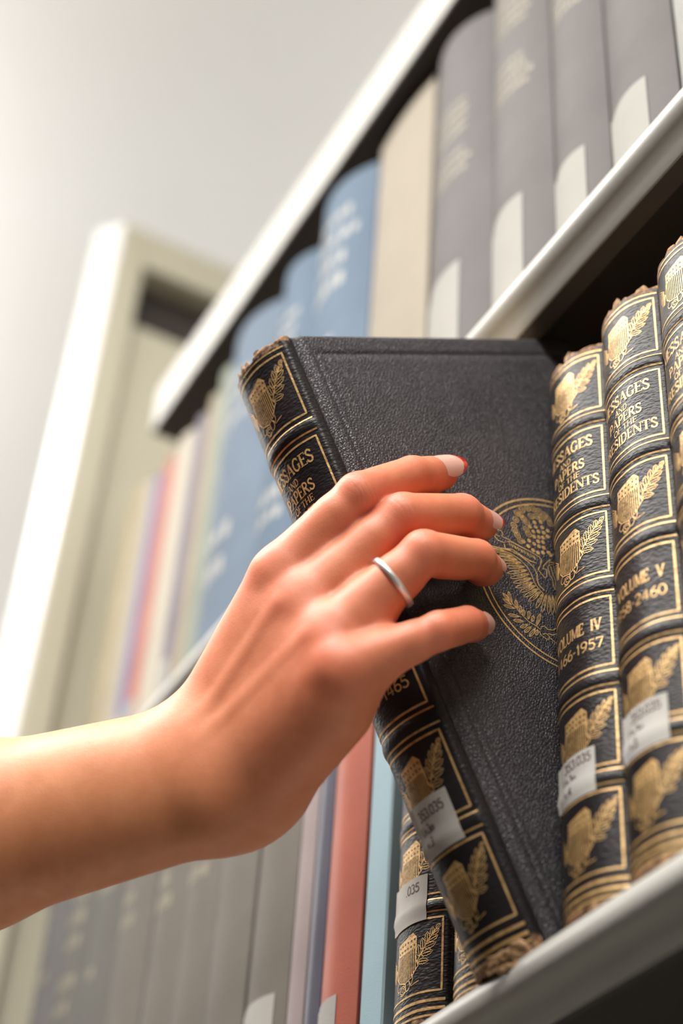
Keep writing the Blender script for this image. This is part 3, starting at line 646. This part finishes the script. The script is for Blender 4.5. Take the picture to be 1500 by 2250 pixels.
def emblem(parent):
    D = Draw(); c = (79.0, 126.6)
    for r, w in ((37.2, .75), (34.9, .62)): D.ribbon(arc(c[0], c[1], r, r*1.005, 0, 360, 90), w, closed=False, step=2)
    q = lambda P: [(a/10, b/10) for a, b in P]
    def both(P, w, mirror=True, closed=False, w2=None):
        D.ribbon(P, w, closed=closed, w2=w2, step=.8)
        if mirror: D.ribbon([(160.0-a, b) for a, b in P], w, closed=closed, w2=w2, step=.8)
    for k, P in EMB.items(): both(q(P), .34 if k not in ('ribtop', 'ribbot', 'wingtop') else .42)
    def loop(a, b, w, n=7):
        a = np.array(a); b = np.array(b); d = b-a; L = np.linalg.norm(d); d /= L; m = np.array([-d[1], d[0]])
        pts = [a+d*L*t+m*w*sin(pi*min(1, t*1.0))**.7*(.4+.6*t) for t in np.linspace(0, 1, n)]+[a+d*L*t-m*w*sin(pi*min(1, t))**.7*(.4+.6*t) for t in np.linspace(1, 0, n)]
        return [tuple(p) for p in pts]
    for a, b in FEATHERS:
        a, b = q([a, b]); both(loop(a, b, .85), .28, closed=True); both([a, tuple(np.array(a)*.35+np.array(b)*.65)], .22)
        a2 = np.array(a); b2 = a2+(np.array(b)-a2)*.5; both(loop(a2, b2+np.array([.5, .6]), .7), .24, closed=True)
    for a, b in LEAVES:
        a, b = q([a, b]); both(loop(a, b, .8), .28, closed=True); both([a, b], .24)
    for p in q(BEADS): D.ribbon(arc(p[0], p[1], .5, .5, 0, 360, 8), .75, step=3)
    for p in q(CLOUDS):
        D.ribbon(arc(p[0], p[1], 1.25, 1.25, 0, 360, 12), .32, step=3); D.ribbon(arc(p[0], p[1], .5, .5, 0, 360, 8), .3, step=3)
    for k in range(13):         # letters on the scroll
        t = k/12; x, y = 62.2+(70.8-62.2)*t, 145.3+(138.8-145.3)*t; D.ribbon([(x, y+.9), (x-.15+.2*(k % 3), y-.7)], .34)
    for k in range(9):          # striped breast
        x = 76.5+k*.8; D.ribbon([(x, 130), (x, 119-abs(k-4)*.1)], .3)
    wrap = lambda u, s, off: (HW+.2+off, u, s)
    o = D.build('eagle_emblem', wrap, [M_FOIL, M_INKSTAR], parent, off=.1); o['label'] = 'round gilt eagle crest'
emblem(held)
def torn_corner(parent):
    rng = random.Random(5); V = []; F = []
    for k in range(16):
        x = rng.uniform(4, 17); y = -B_*(1-(min(x, 15.8)/A_)**PW)-.4+rng.uniform(-.6, .8); z = rng.uniform(2.8, 7.5)-(16-x)*.1
        L = rng.uniform(1.2, 3.6); h = rng.uniform(.8, 2.4); a = rng.uniform(-.7, .4); t = rng.uniform(.3, .9)
        c, s = cos(a), sin(a); q = [(-L, -h*.4), (-L*.2, -h*.9), (L, -h*.3), (L*.8, h*.5), (0, h*.8), (-L*.9, h*.4)]
        k0 = len(V)
        for o_ in (0, 1):
            for i, (p, r) in enumerate(q): V.append((x+p*c-r*s, y-(t if o_ == 0 else -.8)-.3*(i % 2)+.55*(p*c), z+p*s+r*c))
        F += [tuple(k0+i for i in range(6)), tuple(k0+11-i for i in range(6))]+[(k0+i, k0+6+i, k0+6+(i+1) % 6, k0+(i+1) % 6) for i in range(6)]
    o = mesh_obj('torn_corner', V, F, M_SCRAP, parent, False); o['label'] = 'torn tan board showing at the foot'
torn_corner(held)
HAND_RES = 0.9
# ------------------------------------------------------------------ the arm and hand
J = dict(iM=(616, 1264, 582), iP=(787, 1088, 586), iD=(905, 1046, 602), iT=(968, 1040, 615),
         mM=(665, 1335, 572), mP=(884, 1134, 582), mD=(1014, 1130, 599), mT=(1056, 1153, 609),
         rM=(728, 1405, 560), rP=(930, 1215, 569), rD=(1045, 1229, 586), rT=(1069, 1250, 597),
         pM=(750, 1478, 549), pP=(965, 1386, 555), pD=(1025, 1371, 569), pT=(1045, 1374, 579))
P = {k: at(*v) for k, v in J.items()}
WR = at(445, 1700, 574)
def unit(v): return v/np.linalg.norm(v)
palm_n = np.cross(P['iM']-WR, P['pM']-WR); palm_n = unit(palm_n)
if np.dot(palm_n, CAM-WR) < 0: palm_n = -palm_n
side = unit(P['pM']-P['iM']); side = unit(side-palm_n*np.dot(side, palm_n))     # towards the little finger
hand_ax = unit((P['mM']+P['rM'])/2-WR)
prims = []     # (kind, group, params...)
def smin(a, b, k):
    h = np.clip(.5+.5*(b-a)/k, 0, 1); return b+(a-b)*h-k*h*(1-h)
def cone(q, a, b, r1, r2):
    ba = b-a; h = np.clip(((q-a)@ba)/np.dot(ba, ba), 0, 1)
    return np.linalg.norm(q-a-h[:, None]*ba, axis=1)-(r1+(r2-r1)*h)
def econe(q, a, b, w1, t1, w2, t2, n):
    """tapering limb of elliptical section: half width w across, half thickness t along n"""
    ba = b-a; L = np.linalg.norm(ba); ax = ba/L; n = unit(n-ax*np.dot(n, ax)); s = np.cross(ax, n)
    p = q-a; x = p@ax; h = np.clip(x/L, 0, 1); w = w1+(w2-w1)*h; t = t1+(t2-t1)*h
    e = np.maximum(0, np.maximum(-x, x-L)); u = p@s; v = p@n
    k = np.sqrt((u/w)**2+(v/t)**2+(e/np.minimum(w, t))**2)
    g = np.sqrt((u/w**2)**2+(v/t**2)**2+(e/np.minimum(w, t)**2)**2)+1e-6
    return np.where(k < .25, -np.minimum(w, t)*.75, k*(k-1)/g)
def sph(q, c, r): return np.linalg.norm(q-c, axis=1)-r
FIN = {}
for f, rs in dict(i=(8.8, 7.9, 7.0, 6.3), m=(9.0, 8.0, 7.1, 6.2), r=(8.8, 7.7, 6.8, 6.0), p=(7.6, 6.4, 5.8, 5.3)).items():
    M, Pp, D_, T_ = P[f+'M'], P[f+'P'], P[f+'D'], P[f+'T']
    u1, u2, u3 = unit(Pp-M), unit(D_-Pp), unit(T_-D_)
    dn = unit(u1-u2)                                  # dorsal direction at the middle joint
    n2 = unit(dn-u2*np.dot(dn, u2)); n3 = unit(dn-u3*np.dot(dn, u3)); n1 = unit(dn-u1*np.dot(dn, u1))
    FIN[f] = (M, Pp, D_, T_, rs, n1, n2, n3, u1, u2, u3)
thumb = [at(505, 1560, 592), at(640, 1450, 622), at(745, 1345, 655), at(800, 1290, 672)]
fore_e = at(-1150, 2010, 640)
fore_m = at(-60, 1838, 586)
heel = WR+side*15-palm_n*9
def sdf(q):
    d = None
    # fingers
    for f, (M, Pp, D_, T_, rs, n1, n2, n3, u1, u2, u3) in FIN.items():
        a = cone(q, M, Pp, rs[0]*.96, rs[1]*1.0)
        a = smin(a, cone(q, M+(Pp-M)*.25-n1*1.6, M+(Pp-M)*.75-n1*1.8, rs[0]*.88, rs[1]*.85), 3); a = smin(a, cone(q, M+(Pp-M)*.15+n1*1.0, M+(Pp-M)*.7+n1*.9, rs[0]*.93, rs[1]*.93), 3)
        b = cone(q, Pp, D_, rs[1]*.99, rs[2]*1.02)
        b = smin(b, cone(q, Pp+(D_-Pp)*.35-n2*1.3, Pp+(D_-Pp)*.7-n2*1.3, rs[1]*.8, rs[2]*.85), 3)
        c = cone(q, D_, T_, rs[2]*.98, rs[3])
        c = smin(c, sph(q, D_+(T_-D_)*.62-n3*1.4, rs[3]*.92), 3)
        a = smin(a, b, 1.6); a = smin(a, c, 1.6)
        # skin folds over the middle joint
        for k, amp in ((-2.6, .12), (-.9, .2), (.9, .2), (2.7, .12)):
            c0 = Pp+dn_of(f)*(rs[1]+.9)+(u1+u2)/np.linalg.norm(u1+u2)*k
            ax = (u1+u2)/np.linalg.norm(u1+u2); z = (q-c0)@ax; rr = np.linalg.norm(q-c0-z[:, None]*ax, axis=1)
            a = a+amp*np.exp(-(z/.38)**2)*np.exp(-(rr/4.2)**2)
        for k, amp in ((-1.0, .12), (.6, .12)):
            ax = unit(u2+u3); c0 = D_+n3*(rs[2])+ax*k; z = (q-c0)@ax; rr = np.linalg.norm(q-c0-z[:, None]*ax, axis=1)
            a = a+amp*np.exp(-(z/.35)**2)*np.exp(-(rr/3.4)**2)
        d = a if d is None else smin(d, a, 2.0)
    # back of the hand
    pm = None
    for f, off, r1, t1 in (('i', -16, 10.8, 9.9), ('m', -5.5, 10.5, 10), ('r', 5.5, 10.5, 9.8), ('p', 15, 10.5, 9.6)):
        M = P[f+'M']; c0 = WR+side*off-palm_n*1+hand_ax*6
        a = cone(q, c0-palm_n*1.5, M-palm_n*.2-hand_ax*1.5, r1, t1)
        a = smin(a, cone(q, c0-palm_n*9, M-palm_n*9, r1-1, t1-1), 6)
        pm = a if pm is None else smin(pm, a, 14)
    pm = smin(pm, econe(q, WR+hand_ax*2-palm_n*2.2, (P['mM']+P['rM'])/2-hand_ax*9-palm_n*2.2, 24, 11.5, 33, 11.6, palm_n), 9)
    pm = smin(pm, cone(q, WR+side*17-palm_n*9+hand_ax*4, P['pM']-palm_n*7-hand_ax*12+side*3, 13.5, 10.5), 8)      # outer edge of the palm
    pm = smin(pm, cone(q, WR+side*6-palm_n*10+hand_ax*-4, WR+side*16-palm_n*11+hand_ax*12, 14, 14), 8)     # heel
    pm = smin(pm, cone(q, WR-side*14-palm_n*9+hand_ax*6, thumb[1], 13, 10.5), 9)
    # webs between the fingers
    for a_, b_ in (('i', 'm'), ('m', 'r'), ('r', 'p')):
        A1 = P[a_+'M']+(P[a_+'P']-P[a_+'M'])*.38; B1 = P[b_+'M']+(P[b_+'P']-P[b_+'M'])*.38
        pm = smin(pm, cone(q, A1-FIN[a_][5]*2.2, B1-FIN[b_][5]*2.2, 5.2, 5.2), 7)
    # knuckles, hollows and tendons
    for f, r in (('i', 7.2), ('m', 7.8), ('r', 7.2), ('p', 5.8)):
        pm = smin(pm, sph(q, P[f+'M']+palm_n*.6, r), 3)
    for f, off in (('m', -4), ('r', 2)):
        pm = smin(pm, cone(q, WR+side*off+palm_n*9.6+hand_ax*12, P[f+'M']+palm_n*8.6-hand_ax*3, 1.3, 1.4), 4.5)
    for a_, b_ in (('i', 'm'), ('m', 'r'), ('r', 'p')):
        c0 = (P[a_+'M']+P[b_+'M'])/2+palm_n*11-hand_ax*5
        pm = pm+.3*np.exp(-(sph(q, c0, 0)/6.5)**2)
    # thumb, behind the book
    t = smin(cone(q, thumb[0], thumb[1], 12.5, 10.5), cone(q, thumb[1], thumb[2], 10, 8.6), 4); t = smin(t, cone(q, thumb[2], thumb[3], 8.4, 7.0), 3)
    pm = smin(pm, t, 7)
    d = smin(d, pm, 6.5)
    # wrist and forearm
    fa = econe(q, WR-hand_ax*2, fore_m, 26.5, 18.5, 31.0, 26.0, palm_n)
    fb = econe(q, fore_m, fore_e, 31.0, 26.0, 44, 38, palm_n)
    fa = smin(fa, fb, 12)
    fa = smin(fa, sph(q, at(455, 1765, 566), 9.5), 9)             # head of the ulna
    d = smin(d, fa, 11)
    return d
def dn_of(f):
    g = FIN[f]; return unit(g[8]-g[9])
def surface_nets(lo, hi, h):
    n = [int((hi[i]-lo[i])/h)+2 for i in range(3)]
    B = 12; n = [((k-1)//B+1)*B+1 for k in n]
    F = np.full(n, 50.0, np.float32)
    ax = [lo[i]+h*np.arange(n[i]) for i in range(3)]
    cs = []; idx = []
    for i in range(0, n[0]-1, B):
        for j in range(0, n[1]-1, B):
            for k in range(0, n[2]-1, B):
                cs.append((ax[0][i]+h*B/2, ax[1][j]+h*B/2, ax[2][k]+h*B/2)); idx.append((i, j, k))
    dc = sdf(np.array(cs)); R = h*B*.87+4.0
    for (i, j, k), dd in zip(idx, dc):
        sl = (slice(i, i+B+1), slice(j, j+B+1), slice(k, k+B+1))
        if abs(dd) > R:
            F[sl] = np.where(F[sl] == 50.0, dd, F[sl]) if dd > 0 else dd
    for (i, j, k), dd in zip(idx, dc):
        if abs(dd) <= R:
            sl = (slice(i, i+B+1), slice(j, j+B+1), slice(k, k+B+1))
            X, Y, Zz = np.meshgrid(ax[0][sl[0]], ax[1][sl[1]], ax[2][sl[2]], indexing='ij')
            F[sl] = sdf(np.stack([X.ravel(), Y.ravel(), Zz.ravel()], 1)).reshape(X.shape)
    Sg = F < 0
    c = Sg[:-1, :-1, :-1].astype(np.int8)
    for a in (0, 1):
        for b in (0, 1):
            for e in (0, 1):
                if a+b+e: c = c+Sg[a:n[0]-1+a, b:n[1]-1+b, e:n[2]-1+e]
    cell = (c > 0) & (c < 8); ci = np.argwhere(cell); vid = -np.ones(cell.shape, np.int64); vid[cell] = np.arange(len(ci))
    acc = np.zeros((len(ci), 3)); cnt = np.zeros(len(ci))
    cor = [(a, b, e) for a in (0, 1) for b in (0, 1) for e in (0, 1)]
    for p in cor:
        for axn in range(3):
            if p[axn]: continue
            q = list(p); q[axn] = 1
            f0 = F[ci[:, 0]+p[0], ci[:, 1]+p[1], ci[:, 2]+p[2]]; f1 = F[ci[:, 0]+q[0], ci[:, 1]+q[1], ci[:, 2]+q[2]]
            mk = (f0 < 0) != (f1 < 0); t = np.where(mk, f0/np.where(mk, f0-f1, 1), 0)
            pos = np.array(p, float)[None]+np.zeros((len(ci), 3)); pos[:, axn] += t
            acc += pos*mk[:, None]; cnt += mk
    V = np.array(lo)+h*(ci+acc/cnt[:, None])
    Q = []
    for axn in range(3):
        o1, o2 = [(1, 2), (2, 0), (0, 1)][axn]
        sl0 = [slice(None)]*3; sl1 = [slice(None)]*3; sl0[axn] = slice(0, -1); sl1[axn] = slice(1, None)
        ch = np.argwhere(Sg[tuple(sl0)] != Sg[tuple(sl1)])
        ok = (ch[:, o1] > 0) & (ch[:, o2] > 0) & (ch[:, o1] < n[o1]-1) & (ch[:, o2] < n[o2]-1); ch = ch[ok]
        e1 = np.zeros(3, int); e1[o1] = 1; e2 = np.zeros(3, int); e2[o2] = 1
        g = lambda w: vid[w[:, 0], w[:, 1], w[:, 2]]
        f = np.stack([g(ch), g(ch-e1), g(ch-e1-e2), g(ch-e2)], 1)
        flip = Sg[ch[:, 0], ch[:, 1], ch[:, 2]]
        f[~flip] = f[~flip][:, ::-1]; Q.append(f)
    return V, np.concatenate(Q)
allp = np.array(list(P.values())+[WR, fore_m, fore_e]+thumb)
lo = allp.min(0)-46; hi = allp.max(0)+46
HV, HF = surface_nets(lo, hi, HAND_RES)
# settle the vertices exactly on the surface
for _ in range(2):
    d0 = sdf(HV); e = .15; G = np.stack([sdf(HV+np.eye(3)[i]*e)-d0 for i in range(3)], 1)/e
    stp = G*(d0/np.maximum((G**2).sum(1), .4))[:, None]; stp *= np.minimum(1, .35/np.maximum(np.linalg.norm(stp, axis=1), 1e-6))[:, None]; HV = HV-stp
person = empty('person', WR-palm_n*0); tag(person, 'bare right forearm and hand with red-tipped nails gripping the tilted leather book', 'person')
pl = np.array([WR[0], WR[1], WR[2]])
hm = mesh_obj('arm_and_hand', HV-pl, [tuple(int(i) for i in f) for f in HF], [], person, True)
hm['label'] = 'tanned bare forearm and hand'
# reddened skin over knuckles and finger ends, kept as a vertex attribute
red = np.zeros(len(HV))
for f, (M, Pp, D_, T_, rs, n1, n2, n3, u1, u2, u3) in FIN.items():
    red += .34*np.exp(-((np.linalg.norm(HV-Pp, axis=1)-rs[1])/5.5)**2)
    red += .32*np.exp(-((np.linalg.norm(HV-D_, axis=1)-rs[2])/4.5)**2)
    red += .75*np.exp(-(np.linalg.norm(HV-T_, axis=1)/9)**2)
    red += .3*np.exp(-(np.linalg.norm(HV-M-palm_n*7, axis=1)/12)**2)
    # sides of the fingers and the flesh between them
    red += .35*np.exp(-(np.linalg.norm(HV-(M*.6+Pp*.4)+n1*4, axis=1)/11)**2)
handy = np.clip(((HV-WR)@hand_ax+10)/40, 0, 1)
red = np.clip(red*.75+.4*handy, 0, 1)
at_ = hm.data.attributes.new('redness', 'FLOAT', 'POINT'); at_.data.foreach_set('value', red.astype(np.float32))
fold = np.zeros(len(HV)); fm = np.zeros(len(HV))
for f, (M, Pp, D_, T_, rs, n1, n2, n3, u1, u2, u3) in FIN.items():
    for c_, ax_, dn_, r_, wd in ((Pp, unit(u1+u2), dn_of(f), rs[1], 4.2), (D_, unit(u2+u3), n3, rs[2], 2.6)):
        z_ = (HV-c_)@ax_; rad = HV-c_-z_[:, None]*ax_; up_ = (rad@dn_)/np.maximum(np.linalg.norm(rad, axis=1), 1e-6)
        near = (np.linalg.norm(rad, axis=1) < r_+2.2)
        mk_ = np.exp(-(z_/wd)**2)*np.clip(up_*1.3, 0, 1)*near
        sel = mk_ > fm; fm = np.where(sel, mk_, fm); fold = np.where(sel, z_+1.2*(1-np.clip(up_, 0, 1)), fold)
for nm_, arr_ in (('fold', fold), ('fold_mask', fm)):
    t_ = hm.data.attributes.new(nm_, 'FLOAT', 'POINT'); t_.data.foreach_set('value', arr_.astype(np.float32))
def skin():
    m = mat('skin', (0.62, 0.30, 0.17), 0.5); b = bsdf(m)
    a = nd(m, 'ShaderNodeAttribute', attribute_name='redness')
    n = noise(m, objcoord(m), 60, 4, .6)
    basec = ramp(m, n, [(0.3, (0.65, 0.248, 0.112)), (0.7, (0.76, 0.318, 0.158))])
    redc = ramp(m, n, [(0.3, (0.72, 0.175, 0.105)), (0.7, (0.82, 0.245, 0.155))])
    c = mixc(m, a.outputs['Fac'], basec, redc)
    mot = ramp(m, noise(m, objcoord(m), 28, 3, .6), [(0.52, (1, 1, 1)), (0.75, (0.84, 0.70, 0.60))])
    mm_ = nd(m, 'ShaderNodeMix', data_type='RGBA', blend_type='MULTIPLY'); mm_.inputs[0].default_value = 1.0; lk(m, c, mm_.inputs[6]); lk(m, mot, mm_.inputs[7])
    lk(m, mm_.outputs[2], b.inputs['Base Color'])
    b.inputs['Subsurface Weight'].default_value = 0.35; b.inputs['Subsurface Radius'].default_value = (1.0, 0.32, 0.14); b.inputs['Subsurface Scale'].default_value = 0.006
    b.inputs['Specular IOR Level'].default_value = 0.45
    v = objcoord(m)
    vo = nd(m, 'ShaderNodeTexVoronoi'); vo.inputs['Scale'].default_value = 1500; lk(m, v, vo.inputs['Vector'])
    f = noise(m, v, 420, 3)
    h = mathn(m, 'ADD', mathn(m, 'MULTIPLY', vo.outputs['Distance'], .5), f)
    fa_ = nd(m, 'ShaderNodeAttribute', attribute_name='fold'); fb_ = nd(m, 'ShaderNodeAttribute', attribute_name='fold_mask')
    ph = mathn(m, 'MULTIPLY_ADD', noise(m, v, 130, 3), 9.0, mathn(m, 'MULTIPLY', fa_.outputs['Fac'], 1.7))
    wv = mathn(m, 'POWER', mathn(m, 'ABSOLUTE', mathn(m, 'SINE', ph)), .3)
    h = mathn(m, 'MULTIPLY_ADD', mathn(m, 'MULTIPLY', wv, fb_.outputs['Fac']), 2.2, h)
    bp = bump(m, h, .18, .0003); lk(m, bp.outputs[0], b.inputs['Normal'])
    return m
hm.data.materials.append(skin())
M_NAIL = mat('nail', (0.80, 0.44, 0.36), 0.32); bsdf(M_NAIL).inputs['Coat Weight'].default_value = .12
M_NAILRED = mat('red_nail_polish', (0.62, 0.012, 0.010), 0.25); bsdf(M_NAILRED).inputs['Coat Weight'].default_value = .15
def nail(f, L, wid, start, lift, label, redv=.78, face=.5):
    M, Pp, D_, T_, rs, n1, n2, n3, u1, u2, u3 = FIN[f]
    n = n3; tc = unit(CAM-T_); tc = unit(tc-u3*np.dot(tc, u3)); n = unit(n+tc*face); s = np.cross(u3, n)
    R = rs[3]*1.02; V = []; F = []; mi = []; nu, nv = 24, 64
    def pt(u, v, off):
        # almond outline
        wv = wid*(min(1, .62+.9*v) if v < .42 else 1)*(1 if v < .5 else max(0, 1-((v-.5)/.505)**2)**.85)
        phi = u*wv/R
        z = start+v*L
        droop = .012*max(0, z-3)**2
        return T_+u3*z+n*((R+off)*cos(phi)-R+rs[3]*lift-droop)+s*((R+off)*sin(phi))
    for j in range(nv+1):
        for i in range(nu+1): V.append(pt(-1+2*i/nu, j/nv*.985, .35))
    k = len(V)
    for j in range(nv+1):
        for i in range(nu+1): V.append(pt(-1+2*i/nu, j/nv*.985, -.35))
    for j in range(nv):
        for i in range(nu):
            a = j*(nu+1)+i; uu = -1+2*(i+.5)/nu; v = (j+.5)/nv
            isr = v > redv-.14*uu*uu
            F.append((a, a+1, a+nu+2, a+nu+1)); mi.append(1 if isr else 0)
            F.append((k+a, k+a+nu+1, k+a+nu+2, k+a+1)); mi.append(1 if isr else 0)
    for j in range(nv):
        v = (j+.5)/nv
        for i in (0, nu):
            a = j*(nu+1)+i; q = (a, a+nu+1, k+a+nu+1, k+a); F.append(q if i == 0 else q[::-1]); mi.append(1 if v > redv-.14 else 0)
    o = mesh_obj('fingernail', [v-pl for v in V], F, [M_NAIL, M_NAILRED], person, True, mi, autosmooth=50); o['label'] = label
    return o
nail('i', 19.5, 5.4, -9.6, .98, 'long pointed index fingernail with a red tip', .86, face=.6)
nail('m', 14.5, 5.3, -7.2, .97, 'middle fingernail with a red tip', .9, face=.6)
nail('r', 13.0, 5.0, -6.6, .97, 'ring fingernail with a worn red tip', .92, face=.55)
nail('p', 10.0, 4.2, -4.6, .97, 'pale little fingernail', 1.1)
# ------------------------------------------------------------------ ring
def finger_ring():
    M, Pp, D_, T_, rs, n1, n2, n3, u1, u2, u3 = FIN['r']
    c = M+(Pp-M)*RING_T-n1*.3; ax = u1; s = np.cross(ax, n1); r = rs[0]*.5+rs[1]*.5+.95
    ax = unit(ax+s*RING_TILT); s = unit(s-ax*np.dot(s, ax)); n = np.cross(s, ax)
    V = []; F = []; NS = 72; prof = [(r+.05, -1.15), (r+.6, -1.0), (r+.75, 0), (r+.6, 1.0), (r+.05, 1.15), (r-.15, 0)]
    for i in range(NS):
        a = 2*pi*i/NS
        for rr, z in prof: V.append(c+(n*cos(a)*1.02+s*sin(a)*.98)*rr+ax*z)
    k = len(prof)
    for i in range(NS):
        for j in range(k): a = i*k+j; b = i*k+(j+1) % k; e = ((i+1) % NS)*k; F.append((a, b, e+(j+1) % k, e+j))
    o = mesh_obj('ring', [v-c for v in V], F, M_SILVER, None, True); o.location = W(c)
    tag(o, 'plain thin silver band ring worn on the ring finger', 'ring')
M_SILVER = mat('silver', (0.86, 0.85, 0.84), 0.36, 0.65)
RING_T = .66; RING_TILT = .12
finger_ring()
